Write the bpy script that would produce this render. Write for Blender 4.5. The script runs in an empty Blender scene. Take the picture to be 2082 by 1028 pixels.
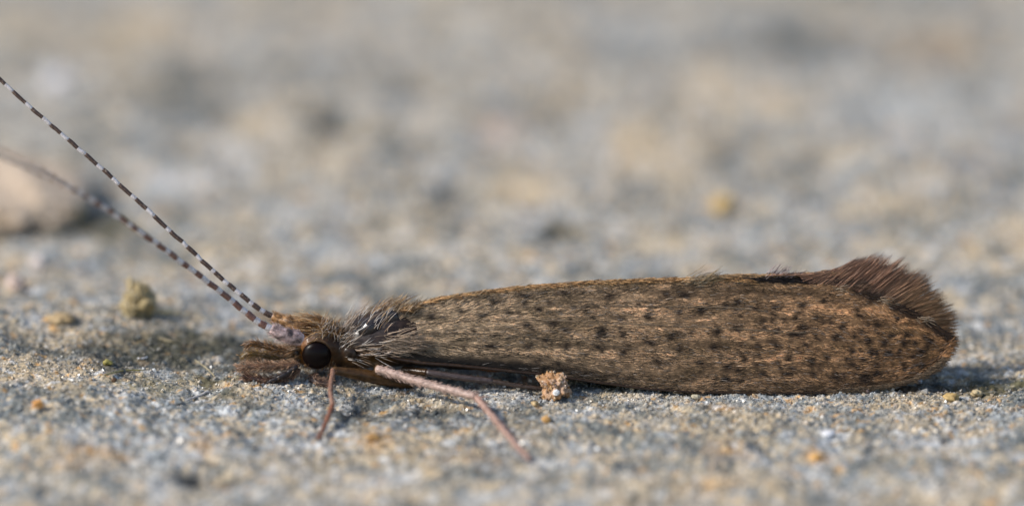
import bpy, math, random
import numpy as np
from mathutils import Vector, Matrix

# ------------------------------------------------------------------ camera, sky, sun, exposure
# One Blender unit is one millimetre.
SC = bpy.context.scene
SC.unit_settings.system = 'METRIC'
SC.unit_settings.scale_length = 0.001
SC.unit_settings.length_unit = 'MILLIMETERS'
COL = SC.collection
rng = np.random.default_rng(7)
random.seed(7)

W_PX, H_PX, PPM = 2082.0, 1028.0, 125.0          # photograph size, pixels per millimetre in the focal plane
ELEV = math.radians(18.0)
DIST = 150.0
APERTURE = 6.6                                    # pupil diameter, mm
SE, CE = math.sin(ELEV), math.cos(ELEV)
VD = np.array([0.0, CE, -SE]); VU = np.array([0.0, SE, CE]); VR = np.array([1.0, 0.0, 0.0])
PC = np.array([0.0, -0.8, 0.0]) + ((800 - H_PX / 2) / PPM) * VU
CAMP = PC - DIST * VD

cam_d = bpy.data.cameras.new('camera')
cam = bpy.data.objects.new('camera', cam_d); COL.objects.link(cam)
cam.location = CAMP
cam.rotation_euler = (math.pi / 2 - ELEV, 0, 0)
cam_d.sensor_width = 36.0
cam_d.lens = 36.0 * DIST / (W_PX / PPM)
cam_d.clip_start = 1.0; cam_d.clip_end = 5000.0
cam_d.dof.use_dof = True
cam_d.dof.focus_distance = DIST
cam_d.dof.aperture_fstop = cam_d.lens * 1e-3 / APERTURE
SC.camera = cam

SUN_FROM = np.array([-0.74, -0.17, 0.62]); SUN_FROM /= np.linalg.norm(SUN_FROM)
world = bpy.data.worlds.new('World'); SC.world = world; world.use_nodes = True
wn = world.node_tree.nodes; wl = world.node_tree.links
sky = wn.new('ShaderNodeTexSky'); sky.sky_type = 'NISHITA'; sky.sun_disc = False
sky.sun_elevation = math.asin(SUN_FROM[2]); sky.sun_rotation = math.atan2(SUN_FROM[0], SUN_FROM[1])
bg = wn['Background']; bg.inputs['Strength'].default_value = 0.12
wl.new(sky.outputs['Color'], bg.inputs['Color'])
sun_d = bpy.data.lights.new('sun', 'SUN'); sun_d.energy = 3.3; sun_d.angle = math.radians(9.0)
sun_d.color = (1.0, 0.94, 0.86)
sun = bpy.data.objects.new('sun', sun_d); COL.objects.link(sun)
sun.location = (-40, -10, 40)
sun.rotation_euler = Vector(-SUN_FROM).to_track_quat('-Z', 'Y').to_euler()
vs = SC.view_settings
vs.view_transform = 'Standard'; vs.look = 'None'; vs.exposure = 0.33; vs.gamma = 1.0; vs.use_curve_mapping = False
SC.cycles.use_denoising = True

# ------------------------------------------------------------------ helpers: noise, pixels, meshes
def ray(px, py):
    px = np.asarray(px, float); py = np.asarray(py, float)
    a = ((px - W_PX / 2) / PPM / DIST)[..., None] * VR + ((H_PX / 2 - py) / PPM / DIST)[..., None] * VU
    return a + VD
def at_w(px, py, w):
    return CAMP + (DIST + np.asarray(w, float))[..., None] * ray(px, py)
def at_y(px, py, Y):
    d = ray(px, py)
    t = (np.asarray(Y, float) - CAMP[1]) / d[..., 1]
    return CAMP + t[..., None] * d
def at_z(px, py, Z=0.0):
    d = ray(px, py)
    t = (np.asarray(Z, float) - CAMP[2]) / d[..., 2]
    return CAMP + t[..., None] * d

def _h(ix, iy, seed):
    n = (ix.astype(np.int64) * 374761393 + iy.astype(np.int64) * 668265263 + seed * 974711) & 0xffffffff
    n = ((n ^ (n >> 13)) * 1274126177) & 0xffffffff
    n = ((n ^ (n >> 16)) * 2246822519) & 0xffffffff
    return ((n ^ (n >> 15)) & 0xffffff) / float(0xffffff)
def vn(x, y, seed=0):
    x = np.asarray(x, float); y = np.asarray(y, float)
    x, y = x * 0.913 + y * 0.407 + seed * 1.37, -x * 0.407 + y * 0.913 + seed * 2.11
    ix = np.floor(x); iy = np.floor(y); fx = x - ix; fy = y - iy
    u = fx * fx * fx * (fx * (fx * 6 - 15) + 10); v = fy * fy * fy * (fy * (fy * 6 - 15) + 10)
    a = _h(ix, iy, seed); b = _h(ix + 1, iy, seed); c = _h(ix, iy + 1, seed); d = _h(ix + 1, iy + 1, seed)
    return (a + (b - a) * u) * (1 - v) + (c + (d - c) * u) * v
def fbm(x, y, seed=0, octv=3, gain=0.5):
    s = 0; a = 1.0; t = 0; f = 1.0
    for i in range(octv):
        s = s + a * vn(x * f, y * f, seed + 31 * i); t += a; a *= gain; f *= 2.03
    return s / t
def sst(a, b, x):
    t = np.clip((x - a) / (b - a), 0, 1); return t * t * (3 - 2 * t)

def mesh_obj(name, verts, faces, mat, parent=None, col=None, smooth=True, mats=None, midx=None):
    """verts (n,3) in world coordinates; faces an (m,k) array or a list of lists."""
    verts = np.asarray(verts, np.float32)
    me = bpy.data.meshes.new(name)
    if isinstance(faces, np.ndarray):
        m, k = faces.shape
        me.vertices.add(len(verts)); me.vertices.foreach_set('co', verts.ravel())
        me.loops.add(m * k); me.loops.foreach_set('vertex_index', faces.astype(np.int32).ravel())
        me.polygons.add(m); me.polygons.foreach_set('loop_start', np.arange(0, m * k, k, dtype=np.int32))
        me.update(calc_edges=True)
    else:
        me.from_pydata(verts.tolist(), [], faces)
    me.polygons.foreach_set('use_smooth', np.full(len(me.polygons), smooth))
    for mm in (mats or [mat]):
        me.materials.append(mm)
    if midx is not None:
        me.polygons.foreach_set('material_index', np.asarray(midx, np.int32))
    if col is not None:
        ca = me.color_attributes.new('tint', 'FLOAT_COLOR', 'POINT')
        c4 = np.ones((len(verts), 4), np.float32); c4[:, :3] = col
        ca.data.foreach_set('color', c4.ravel())
    me.validate(); me.update()
    o = bpy.data.objects.new(name, me); COL.objects.link(o)
    if parent is not None: attach(o, parent)
    return o
def attach(o, parent):
    o.parent = parent
    o.matrix_parent_inverse = WORLD_OF[parent.name].inverted()
    WORLD_OF[o.name] = Matrix.Identity(4)
WORLD_OF = {}
def empty(name, loc, parent=None):
    e = bpy.data.objects.new(name, None); COL.objects.link(e)
    e.empty_display_size = 0.2
    if parent is None:
        e.location = loc; WORLD_OF[e.name] = Matrix.Translation(loc)
    else:
        e.parent = parent; e.matrix_parent_inverse = WORLD_OF[parent.name].inverted(); e.location = loc
        WORLD_OF[e.name] = Matrix.Translation(loc)
    return e
def tag(o, label=None, cat=None, group=None, kind=None):
    if label: o['label'] = label
    if cat: o['category'] = cat
    if group: o['group'] = group
    if kind: o['kind'] = kind
    return o
def root(o):            # a top-level mesh that gets children
    WORLD_OF[o.name] = Matrix.Identity(4); return o

def grid_faces(nu, nv, wrap=False):
    i, j = np.meshgrid(np.arange(nu - 1), np.arange(nv if wrap else nv - 1), indexing='ij')
    j2 = (j + 1) % nv
    return np.stack([i * nv + j, i * nv + j2, (i + 1) * nv + j2, (i + 1) * nv + j], -1).reshape(-1, 4)

def norm(v):
    return v / np.maximum(np.linalg.norm(v, axis=-1, keepdims=True), 1e-12)

def interp_path(keys, n, smooth=True):
    """Catmull-Rom through the rows of keys, n samples evenly spaced by length of the first 3 columns."""
    k = np.asarray(keys, float)
    if len(k) > 2 and smooth:
        P = np.vstack([2 * k[0] - k[1], k, 2 * k[-1] - k[-2]]); out = []
        for i in range(1, len(P) - 2):
            t = np.linspace(0, 1, 24, endpoint=False)[:, None]
            a, b, c, d = P[i - 1], P[i], P[i + 1], P[i + 2]
            out.append(0.5 * (2 * b + (c - a) * t + (2 * a - 5 * b + 4 * c - d) * t ** 2 + (3 * b - a - 3 * c + d) * t ** 3))
        out.append(P[-2][None]); q = np.vstack(out)
    else:
        q = k
    L = np.r_[0, np.cumsum(np.linalg.norm(np.diff(q[:, :3], axis=0), axis=1))]
    s = np.linspace(0, L[-1], n)
    return np.stack([np.interp(s, L, q[:, c]) for c in range(q.shape[1])], 1)

def tube(path, rad, sides=10, rough=0.0, seed=0, flat=1.0):
    """closed tapered tube; returns verts, faces(list)"""
    path = np.asarray(path, float); n = len(path)
    rad = np.broadcast_to(np.asarray(rad, float), (n,))
    t = norm(np.gradient(path, axis=0))
    ref = np.array([0.0, -1.0, 0.05]); ref = ref / np.linalg.norm(ref)
    a = norm(np.cross(t, ref)); b = np.cross(a, t)
    ang = np.linspace(0, 2 * np.pi, sides, endpoint=False)
    r = rad[:, None] * np.ones((1, sides))
    if rough:
        r = r * (1 + rough * (np.random.default_rng(seed).random(r.shape) - 0.5) * 2)
    v = path[:, None] + r[..., None] * (np.cos(ang)[None, :, None] * a[:, None] * flat + np.sin(ang)[None, :, None] * b[:, None])
    v = v.reshape(-1, 3)
    f = grid_faces(n, sides, True).tolist()
    v = np.vstack([v, path[0] - t[0] * rad[0] * .5, path[-1] + t[-1] * rad[-1] * .5]); c0 = n * sides
    for j in range(sides):
        k = (j + 1) % sides
        f.append([c0, k, j]); f.append([c0 + 1, (n - 1) * sides + j, (n - 1) * sides + k])
    return v, f

def hairs(name, P, D, L, R, col, parent, mat, bend=None, rings=3, wob=0.0):
    """thin three-sided tapered hairs: roots P, directions D, lengths L, radii R, bend vectors added as t^2"""
    n = len(P); P = np.asarray(P); D = norm(np.asarray(D))
    L = np.broadcast_to(np.asarray(L, float), (n,)); R = np.broadcast_to(np.asarray(R, float), (n,))
    if bend is None: bend = np.zeros((n, 3))
    if wob: bend = bend + rng.normal(0, wob, (n, 3)) * L[:, None]
    ref = rng.normal(size=(n, 3)); a = norm(np.cross(D, ref)); b = np.cross(D, a)
    V = np.zeros((n, rings * 3 + 1, 3))
    for k in range(rings):
        t = k / rings
        c = P + D * (L * t)[:, None] + bend * (t * t)
        r = R * (1 - 0.55 * t * t)
        for q in range(3):
            an = q * 2 * np.pi / 3
            V[:, k * 3 + q] = c + r[:, None] * (math.cos(an) * a + math.sin(an) * b)
    V[:, -1] = P + D * L[:, None] + bend
    loc = []
    for k in range(rings - 1):
        for q in range(3):
            q2 = (q + 1) % 3
            i0, i1, j0, j1 = k * 3 + q, k * 3 + q2, (k + 1) * 3 + q, (k + 1) * 3 + q2
            loc += [[i0, i1, j1], [i0, j1, j0]]
    k = rings - 1
    for q in range(3): loc.append([k * 3 + q, k * 3 + (q + 1) % 3, rings * 3])
    loc = np.array(loc); m = rings * 3 + 1
    F = (loc[None] + (np.arange(n) * m)[:, None, None]).reshape(-1, 3)
    col = np.asarray(col, np.float32)
    C = np.repeat(col, m, axis=0) if col.ndim == 2 else np.concatenate([np.repeat(col[:, :rings], 3, axis=1), col[:, rings:rings + 1]], 1).reshape(-1, 3)
    o = mesh_obj(name, V.reshape(-1, 3), F, mat, parent, C)
    o['kind'] = 'stuff'
    return o

# ------------------------------------------------------------------ materials
def mat(name, base=(.5, .5, .5), rough=.6, spec=.5, tint=False, noise=None, bump=None, coat=0.0, trans=0.0, sss=0.0):
    m = bpy.data.materials.new(name); m.use_nodes = True
    nt = m.node_tree; N = nt.nodes; Lk = nt.links; p = N['Principled BSDF']
    p.inputs['Base Color'].default_value = (*base, 1)
    p.inputs['Roughness'].default_value = rough
    p.inputs['Specular IOR Level'].default_value = spec
    p.inputs['Coat Weight'].default_value = coat
    p.inputs['Coat Roughness'].default_value = 0.12
    p.inputs['Transmission Weight'].default_value = trans
    if sss:
        p.inputs['Subsurface Weight'].default_value = sss
        p.inputs['Subsurface Radius'].default_value = (.12, .06, .03)
        p.inputs['Subsurface Scale'].default_value = 1.0
    tc = N.new('ShaderNodeTexCoord')
    src = None
    if tint:
        at = N.new('ShaderNodeAttribute'); at.attribute_name = 'tint'; src = at.outputs['Color']
    if noise:
        # noise = (scale, [(pos, colour), ...], detail) ; with tint the ramp multiplies
        nz = N.new('ShaderNodeTexNoise'); nz.inputs['Scale'].default_value = noise[0]; nz.inputs['Detail'].default_value = noise[2] if len(noise) > 2 else 4
        Lk.new(tc.outputs['Object'], nz.inputs['Vector'])
        cr = N.new('ShaderNodeValToRGB'); Lk.new(nz.outputs['Fac'], cr.inputs['Fac'])
        el = cr.color_ramp.elements
        while len(el) < len(noise[1]): el.new(.5)
        for e, (ps, c) in zip(el, noise[1]): e.position = ps; e.color = (*c, 1)
        if src is None: src = cr.outputs['Color']
        else:
            mx = N.new('ShaderNodeMix'); mx.data_type = 'RGBA'; mx.blend_type = 'MULTIPLY'; mx.inputs['Factor'].default_value = 1
            Lk.new(src, mx.inputs['A']); Lk.new(cr.outputs['Color'], mx.inputs['B']); src = mx.outputs['Result']
    if src is not None: Lk.new(src, p.inputs['Base Color'])
    if bump:
        bz = N.new('ShaderNodeTexNoise'); bz.inputs['Scale'].default_value = bump[0]; bz.inputs['Detail'].default_value = 5
        Lk.new(tc.outputs['Object'], bz.inputs['Vector'])
        bp = N.new('ShaderNodeBump'); bp.inputs['Strength'].default_value = bump[1]; bp.inputs['Distance'].default_value = bump[2]
        Lk.new(bz.outputs['Fac'], bp.inputs['Height']); Lk.new(bp.outputs['Normal'], p.inputs['Normal'])
    return m

M = {}
M['stone'] = mat('stone', rough=.78, spec=.35, tint=True, noise=(16, [(.30, (.55, .55, .56)), (.5, (1, 1, 1)), (.72, (1.35, 1.33, 1.28))], 6), bump=(22, .6, .03))
M['grain'] = mat('sand_grain', rough=.32, spec=.6, tint=True, noise=(30, [(.3, (.8, .8, .8)), (.7, (1.1, 1.1, 1.1))], 2))
M['clod'] = mat('clod', rough=.6, spec=.5, tint=True, noise=(14, [(.3, (.6, .55, .5)), (.55, (1, 1, 1)), (.75, (1.25, 1.25, 1.25))], 5), bump=(30, .5, .02))
M['hair'] = mat('hair', rough=.42, spec=.55, tint=True)
def add_translucency(m, fac):
    N = m.node_tree.nodes; Lk = m.node_tree.links; p = N['Principled BSDF']
    tr = N.new('ShaderNodeBsdfTranslucent'); mx = N.new('ShaderNodeMixShader'); mx.inputs[0].default_value = fac
    at = N.new('ShaderNodeAttribute'); at.attribute_name = 'tint'
    Lk.new(at.outputs['Color'], tr.inputs['Color']); Lk.new(p.outputs[0], mx.inputs[1]); Lk.new(tr.outputs[0], mx.inputs[2])
    Lk.new(mx.outputs[0], N['Material Output'].inputs['Surface'])
add_translucency(M['hair'], .2)
M['plate'] = mat('back_plate', rough=.16, spec=.55, tint=True, bump=(20, .5, .02))
M['membrane'] = mat('wing_membrane', rough=.55, spec=.15, tint=True, noise=(9, [(.3, (.6, .6, .6)), (.7, (1.2, 1.2, 1.2))], 4), bump=(25, .35, .01))
M['cuticle'] = mat('cuticle', rough=.33, spec=.32, coat=.08, tint=True, noise=(11, [(.35, (.6, .6, .6)), (.65, (1.25, 1.25, 1.25))], 4), bump=(24, .3, .012))
M['eye'] = mat('eye', base=(.007, .0035, .003), rough=.30, spec=.16, coat=.0, bump=(70, .25, .006))
M['leg'] = mat('leg', rough=.38, spec=.55, tint=True, noise=(18, [(.3, (.62, .58, .56)), (.7, (1.2, 1.2, 1.2))], 4), bump=(40, .4, .01))
M['ant_dark'] = mat('antenna_dark', rough=.42, spec=.5, noise=(30, [(.35, (.045, .026, .020)), (.62, (.10, .062, .046)), (.74, (.34, .27, .2))], 4), bump=(45, .5, .01))
M['ant_red'] = mat('antenna_red', rough=.42, spec=.5, noise=(30, [(.35, (.13, .055, .038)), (.62, (.22, .11, .08)), (.74, (.36, .26, .2))], 4), bump=(45, .5, .01))
M['ant_pale'] = mat('antenna_pale', rough=.45, spec=.5, noise=(30, [(.3, (.42, .37, .36)), (.65, (.74, .71, .72))], 3), bump=(45, .4, .008))

# ------------------------------------------------------------------ the stone surface
def H_base(x, y):
    h = 0.10 * (fbm(x * .33, y * .33, 3, 2) - .5) * 2
    h = h + 0.20 * (fbm(x * .75, y * .75, 11, 3) - .5)
    # the stone rises gently beyond the head, and rolls off towards the lens
    h = h + 0.46 * sst(-2.8, -8.2, x) * sst(6, 1.0, np.abs(y - .3)) 
    # flat seat under the insect, so that it rests on the stone
    seat = np.exp(-((x - 2.4) / 4.9) ** 6) * np.exp(-((y + .3) / 1.35) ** 4)
    h = h * (1 - .86 * seat)
    for gx, gy, rx, ry, d in PITS:
        h = h - d * np.exp(-(((x - gx) / rx) ** 2 + ((y - gy) / ry) ** 2) ** 1.5)
    return h
PITS = []
for px, py, rx, ry, d in [(430, 966, 52, 13, .30), (880, 832, 42, 12, .13), (752, 830, 50, 9, .10), (1140, 466, 38, 14, .35), (940, 386, 46, 17, .25), (690, 242, 50, 24, .4), (1250, 905, 40, 10, .1), (1560, 912, 45, 10, .12)]:
    g = at_z(px, py); PITS.append((g[0], g[1], rx / PPM, ry / PPM / SE, d))
def H(x, y):
    x = np.asarray(x, float); y = np.asarray(y, float)
    h = H_base(x, y)
    h = h + .085 * (fbm(x * 3.1, y * 3.1, 21, 2) - .5)
    g = vn(x * 9.5, y * 9.5, 41); h = h + .055 * (g - .5)
    g = vn(x * 19, y * 19, 43); h = h + .036 * (g - .5)
    return h
def ground(px, py):
    p = at_z(px, py)
    for _ in range(12):
        p = at_z(px, py, H(p[..., 0], p[..., 1]))
    return p

GREY = np.array([.318, .338, .342]); TAN = np.array([.54, .42, .265]); DARK = np.array([.098, .110, .104])
OLIVE = np.array([.115, .100, .045]); PALE = np.array([.60, .61, .61]); ORANGE = np.array([.56, .31, .10]); BROWN = np.array([.24, .16, .09])
PINK = np.array([.52, .42, .36]); BLUE = np.array([.20, .22, .24])
BLOBS = [  # stains and some painted shade: pixel of the patch on the stone, half sizes in pixels, colour, strength
 (115, 168, 30, 26, PALE * 1.25, 1.0), (350, 365, 60, 26, PALE, .55), (520, 248, 55, 34, TAN * 1.1, .75), (690, 243, 52, 26, DARK, .75),
 (370, 165, 48, 30, DARK * 1.2, .7), (440, 236, 34, 24, DARK, .7), (335, 225, 50, 24, DARK * 1.2, .6), (310, 60, 90, 40, TAN, .5), (230, 80, 90, 30, TAN, .4),
 (1330, 312, 95, 42, TAN, .8), (1010, 268, 34, 26, PINK, .7), (940, 386, 50, 19, DARK, .8), (1140, 466, 38, 14, OLIVE * .7, 1), (640, 315, 70, 30, TAN, .5),
 (1600, 75, 75, 32, DARK, .75), (1720, 92, 46, 24, DARK, .8), (1430, 105, 60, 24, DARK * 1.3, .5), (1910, 110, 60, 30, BROWN * 1.1, .7), (1470, 416, 22, 16, ORANGE * 1.1, .8),
 (1445, 170, 55, 40, TAN * 1.05, .65), (1580, 200, 60, 40, TAN, .5), (1050, 380, 70, 26, TAN, .6), (1850, 215, 120, 40, GREY * 1.15, .6), (1960, 330, 60, 20, BLUE, .7), (2050, 260, 40, 30, BLUE, .5),
 (1270, 75, 60, 50, GREY * 1.15, .5), (1290, 120, 60, 24, DARK * 1.5, .5), (1180, 190, 70, 22, TAN, .35), (1480, 320, 30, 14, DARK, .6), (1640, 330, 30, 14, DARK, .5), (1800, 410, 80, 14, TAN, .4),
 (880, 240, 50, 20, TAN, .4), (600, 420, 60, 20, GREY * 1.2, .5), (820, 300, 80, 20, DARK * 1.5, .5), (560, 530, 60, 14, TAN, .4), (1340, 505, 50, 16, TAN * 1.1, .5), (2030, 480, 40, 20, TAN, .5),
 (120, 400, 50, 30, GREY, .5), (190, 470, 70, 16, OLIVE, .8), (30, 440, 30, 24, ORANGE * .8, .7), (40, 575, 40, 26, TAN, .5), (130, 345, 40, 20, OLIVE * 1.2, .6),
 (340, 632, 60, 9, OLIVE, .9), (270, 695, 120, 20, DARK * .85, .9), (215, 725, 85, 15, DARK * .62, .95), (420, 690, 70, 16, DARK * .9, .8), (360, 720, 50, 12, DARK * .7, .7), (430, 752, 50, 10, OLIVE * 1.1, .8),  # olive patch right of the yellowish clod paints its cast shadow
 (380, 668, 60, 9, OLIVE, .6), (120, 660, 90, 18, TAN * .9, .6), (60, 730, 70, 20, TAN * .95, .65), (230, 780, 110, 14, TAN, .75), (60, 685, 60, 9, DARK, .7), (300, 762, 60, 8, OLIVE * 1.6, .5), (520, 690, 90, 22, DARK * .75, .8), (600, 655, 70, 10, OLIVE * 1.1, .7), (330, 690, 140, 26, OLIVE * .7, .55),
 (480, 765, 70, 10, GREY * .9, .6), (560, 640, 40, 8, ORANGE * .6, .7), (640, 635, 40, 8, OLIVE, .7), (130, 850, 120, 12, DARK * 1.4, .5), (75, 822, 11, 6, ORANGE * 1.25, 1), (420, 900, 24, 14, ORANGE, .55), (190, 920, 60, 14, ORANGE * .9, .55), (60, 900, 60, 20, TAN, .5),
 (756, 829, 70, 13, DARK * .4, 1), (880, 833, 58, 16, DARK * .3, 1), (830, 850, 100, 20, DARK * 1.2, .5), (760, 890, 30, 12, ORANGE, .6), (820, 905, 70, 22, TAN * 1.1, .55), (940, 880, 30, 10, TAN * 1.1, .7), (960, 935, 60, 10, BROWN * 1.2, .6), (1065, 850, 50, 22, DARK * .85, .75), (1030, 920, 40, 18, DARK, .5),  # includes the middle leg's cast shadow, painted beside its tarsus
 (560, 850, 60, 12, DARK * 1.5, .5), (430, 966, 64, 17, DARK * .22, 1), (620, 960, 90, 20, TAN, .45), (1000, 965, 60, 20, DARK * 1.4, .5), (1200, 880, 60, 10, DARK * 1.3, .5), (1250, 850, 30, 8, TAN, .8), (1468, 832, 26, 9, ORANGE * .9, .7), (1520, 850, 40, 12, TAN, .6), (1345, 915, 34, 10, DARK, .6),  # the pit's inner shade is painted into the stone colour
 (1490, 925, 50, 12, ORANGE * .85, .5), (1570, 910, 50, 10, DARK, .6), (1660, 930, 18, 9, ORANGE * 1.1, .8), (1684, 883, 20, 8, PALE * 1.3, 1), (1760, 915, 40, 10, DARK, .55), (1840, 850, 40, 9, TAN * 1.1, .6), (1300, 995, 110, 18, TAN * 1.05, .6), (1460, 990, 40, 14, ORANGE, .5), (1540, 985, 60, 14, TAN * 1.1, .6), (1920, 1000, 150, 24, TAN * 1.05, .65),
 (1920, 815, 80, 8, TAN, .7), (2060, 885, 40, 16, DARK, .7), (2000, 783, 130, 14, OLIVE * .6, 1), (1850, 790, 80, 10, BROWN * .35, 1), (2060, 770, 60, 8, OLIVE * 1.3, .7), (1250, 786, 130, 9, OLIVE * .75, .9), (2040, 690, 90, 20, GREY * .8, .5), (2020, 740, 80, 9, TAN, .4),  # dark soil with wing shade painted in, under the wing and past its tip
 (1050, 810, 60, 9, PALE * .8, .4), (1500, 812, 200, 9, GREY * 1.2, .6), (600, 830, 60, 14, PALE * .75, .6),
]
def stone_colour(x, y):
    x = np.asarray(x, float); y = np.asarray(y, float)
    c = np.ones(x.shape + (3,)) * GREY
    def mixc(w, colr):
        nonlocal c
        c = c + (colr - c) * np.clip(w, 0, 1)[..., None]
    mixc(.50 * sst(.52, .64, fbm(x * .62, y * .62, 51, 4, .55)), TAN)
    mixc(.72 * sst(.52, .68, fbm(x * .8 + 9, y * .8, 53, 3)), DARK * 1.15)
    mixc(.35 * sst(.56, .7, fbm(x * .5, y * .5 + 4, 55, 3)), GREY * 1.35)
    mixc(.6 * sst(.56, .70, fbm(x * 2.6, y * 2.6, 57, 3)), TAN * 1.12)
    mixc(.6 * sst(.58, .74, fbm(x * 2.9, y * 2.9 + 7, 59, 3)), DARK)
    mixc(.62 * sst(.57, .70, fbm(x * 1.35, y * 1.35 + 17, 65, 3)), DARK * 1.1); mixc(.6 * sst(.57, .68, fbm(x * 1.45 + 5, y * 1.45, 67, 3)), PALE * .85)
    mixc(.7 * sst(.60, .69, fbm(x * 1.9, y * 1.7 + 27, 85, 4, .6)), TAN * 1.1); mixc(.66 * sst(.58, .68, fbm(x * 2.1 + 3, y * 1.9, 87, 4, .6)), DARK)
    mixc(.55 * sst(.60, .72, fbm(x * 4.2 + 3, y * 4.0, 89, 3, .6)), DARK * .9); mixc(.5 * sst(.60, .72, fbm(x * 4.4 + 8, y * 4.2, 93, 3, .6)), TAN * 1.2)
    dx = (fbm(x * 1.7, y * 1.7, 61, 3) - .5) * 1.0; dy = (fbm(x * 1.7, y * 1.7, 63, 3) - .5) * 1.6
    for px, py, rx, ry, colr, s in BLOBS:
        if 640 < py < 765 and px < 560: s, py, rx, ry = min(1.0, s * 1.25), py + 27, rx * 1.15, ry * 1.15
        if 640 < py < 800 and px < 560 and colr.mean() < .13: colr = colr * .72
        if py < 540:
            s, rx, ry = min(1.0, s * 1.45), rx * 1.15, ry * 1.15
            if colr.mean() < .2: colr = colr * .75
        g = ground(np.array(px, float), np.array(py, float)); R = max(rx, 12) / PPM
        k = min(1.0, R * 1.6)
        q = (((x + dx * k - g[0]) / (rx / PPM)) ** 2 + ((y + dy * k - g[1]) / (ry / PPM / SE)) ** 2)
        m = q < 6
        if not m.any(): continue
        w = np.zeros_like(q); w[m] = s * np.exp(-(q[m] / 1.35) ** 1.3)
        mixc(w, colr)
    damp = .18 + .82 * sst(.07, .26, c.mean(-1))                # stained, damp and shade-painted places show less of the mineral speckle
    # fine mineral speckle
    f1 = vn(x * 15, y * 15, 71); f2 = vn(x * 28, y * 28, 73); f3 = vn(x * 8, y * 8, 75)
    mixc(damp * .75 * sst(.70, .86, f1), TAN * 1.15); mixc(damp * .55 * sst(.72, .86, f2), DARK * .8)
    mixc(damp * .55 * sst(.76, .9, vn(x * 22, y * 22 + 3, 77)), PALE * 1.1)
    mixc(damp * .45 * sst(.7, .9, f3), DARK * 1.3); mixc(damp * .7 * sst(.83, .92, vn(x * 7, y * 7 + 3, 79)), ORANGE)
    mixc(damp * .6 * sst(.8, .92, vn(x * 5.5, y * 5.5 + 5, 81)), PALE * 1.1)
    return c * (.82 + .36 * vn(x * 34, y * 34, 83))[..., None]

def axis(lo, hi, step, far_lo, far_hi, grow=1.25):
    mid = list(np.arange(lo, hi, step)); a = []; s = step; v = lo
    while v > far_lo: s *= grow; v -= s; a.append(v)
    b = []; s = step; v = mid[-1]
    while v < far_hi: s *= grow; v += s; b.append(v)
    return np.array(a[::-1] + mid + b)
gx = axis(-8.9, 9.1, .0235, -60, 60, 1.22)
gy = np.unique(np.concatenate([axis(-2.6, 2.2, .030, -3, 2.6, 1.0001), np.arange(-9, -2.6, .062), np.arange(2.6, 9, .062), np.arange(9, 26, .12)]))
gy = gy[np.r_[True, np.diff(gy) > .012]]
gy = np.concatenate([-9 - np.cumsum(.1 * 1.3 ** np.arange(18))[::-1], gy, 26 + np.cumsum(.2 * 1.22 ** np.arange(26))])
X, Y = np.meshgrid(gx, gy, indexing='ij')
Z = H(X, Y)
gv = np.stack([X, Y, Z], -1).reshape(-1, 3)
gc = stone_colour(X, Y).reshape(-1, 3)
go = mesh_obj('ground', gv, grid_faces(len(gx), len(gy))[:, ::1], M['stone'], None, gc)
tag(go, 'rough grey and tan speckled stone surface under the insect', None, None, 'structure')

# ------------------------------------------------------------------ loose sand on the stone
OCT = np.array([[1, 0, 0], [-1, 0, 0], [0, 1, 0], [0, -1, 0], [0, 0, 1], [0, 0, -1]], float)
OCTF = np.array([[0, 2, 4], [2, 1, 4], [1, 3, 4], [3, 0, 4], [2, 0, 5], [1, 2, 5], [3, 1, 5], [0, 3, 5]])
def rand_rot(n):
    q = norm(rng.normal(size=(n, 4))); w, x, y, z = q.T
    return np.stack([np.stack([1 - 2 * (y * y + z * z), 2 * (x * y - z * w), 2 * (x * z + y * w)], -1),
                     np.stack([2 * (x * y + z * w), 1 - 2 * (x * x + z * z), 2 * (y * z - x * w)], -1),
                     np.stack([2 * (x * z - y * w), 2 * (y * z + x * w), 1 - 2 * (x * x + y * y)], -1)], -2)
def grains(name, x, y, size, label, tone, lift=.25):
    n = len(x)
    v = OCT[None] * rng.uniform(.55, 1.25, (n, 6, 1)) * size[:, None, None]
    v = np.einsum('nij,nkj->nki', rand_rot(n), v)
    v = v + np.stack([x, y, H(x, y) + size * lift], -1)[:, None]
    F = (OCTF[None] + (np.arange(n) * 6)[:, None, None]).reshape(-1, 3)
    o = mesh_obj(name, v.reshape(-1, 3), F, M['grain'], None, np.repeat(tone, 6, 0), smooth=False)
    return tag(o, label, 'sand', None, 'stuff')
def tones(x, y, n, bright=1.0):
    pal = np.array([GREY * 1.1, GREY * .8, PALE * 1.15, PALE * .9, TAN * 1.1, TAN * .9, ORANGE, DARK * 1.4, DARK * .8, PINK])
    pick = rng.choice(len(pal), n, p=[.22, .14, .12, .08, .16, .10, .03, .06, .05, .04])
    c = pal[pick]; s = stone_colour(x, y)
    k = .12 + .26 * sst(.08, .3, s.mean(-1))[:, None]
    return np.clip((c * k + s * (1 - k)) * rng.uniform(.75, 1.3, (n, 1)) * bright, 0, .85)
n = 40000
px_ = rng.uniform(-30, 2110, n); py_ = np.clip(rng.normal(772, 62, n) + (px_ - 1000) * .035, 560, 930)
p = at_z(px_, py_)
keep = rng.random(n) < .22 + .78 * sst(.09, .25, stone_colour(p[:, 0], p[:, 1]).mean(-1)); p = p[keep]; n = len(p)
size = np.clip(rng.lognormal(math.log(.0135), .45, n), .006, .045)
grains('sand', p[:, 0], p[:, 1], size, 'fine pale quartz and tan sand grains strewn around the insect', tones(p[:, 0], p[:, 1], n))
n = 7000
px_ = rng.uniform(-40, 2120, n); py_ = rng.uniform(60, 1090, n)
p = at_z(px_, py_)
size = np.clip(rng.lognormal(math.log(.034), .35, n), .015, .085)
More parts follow.
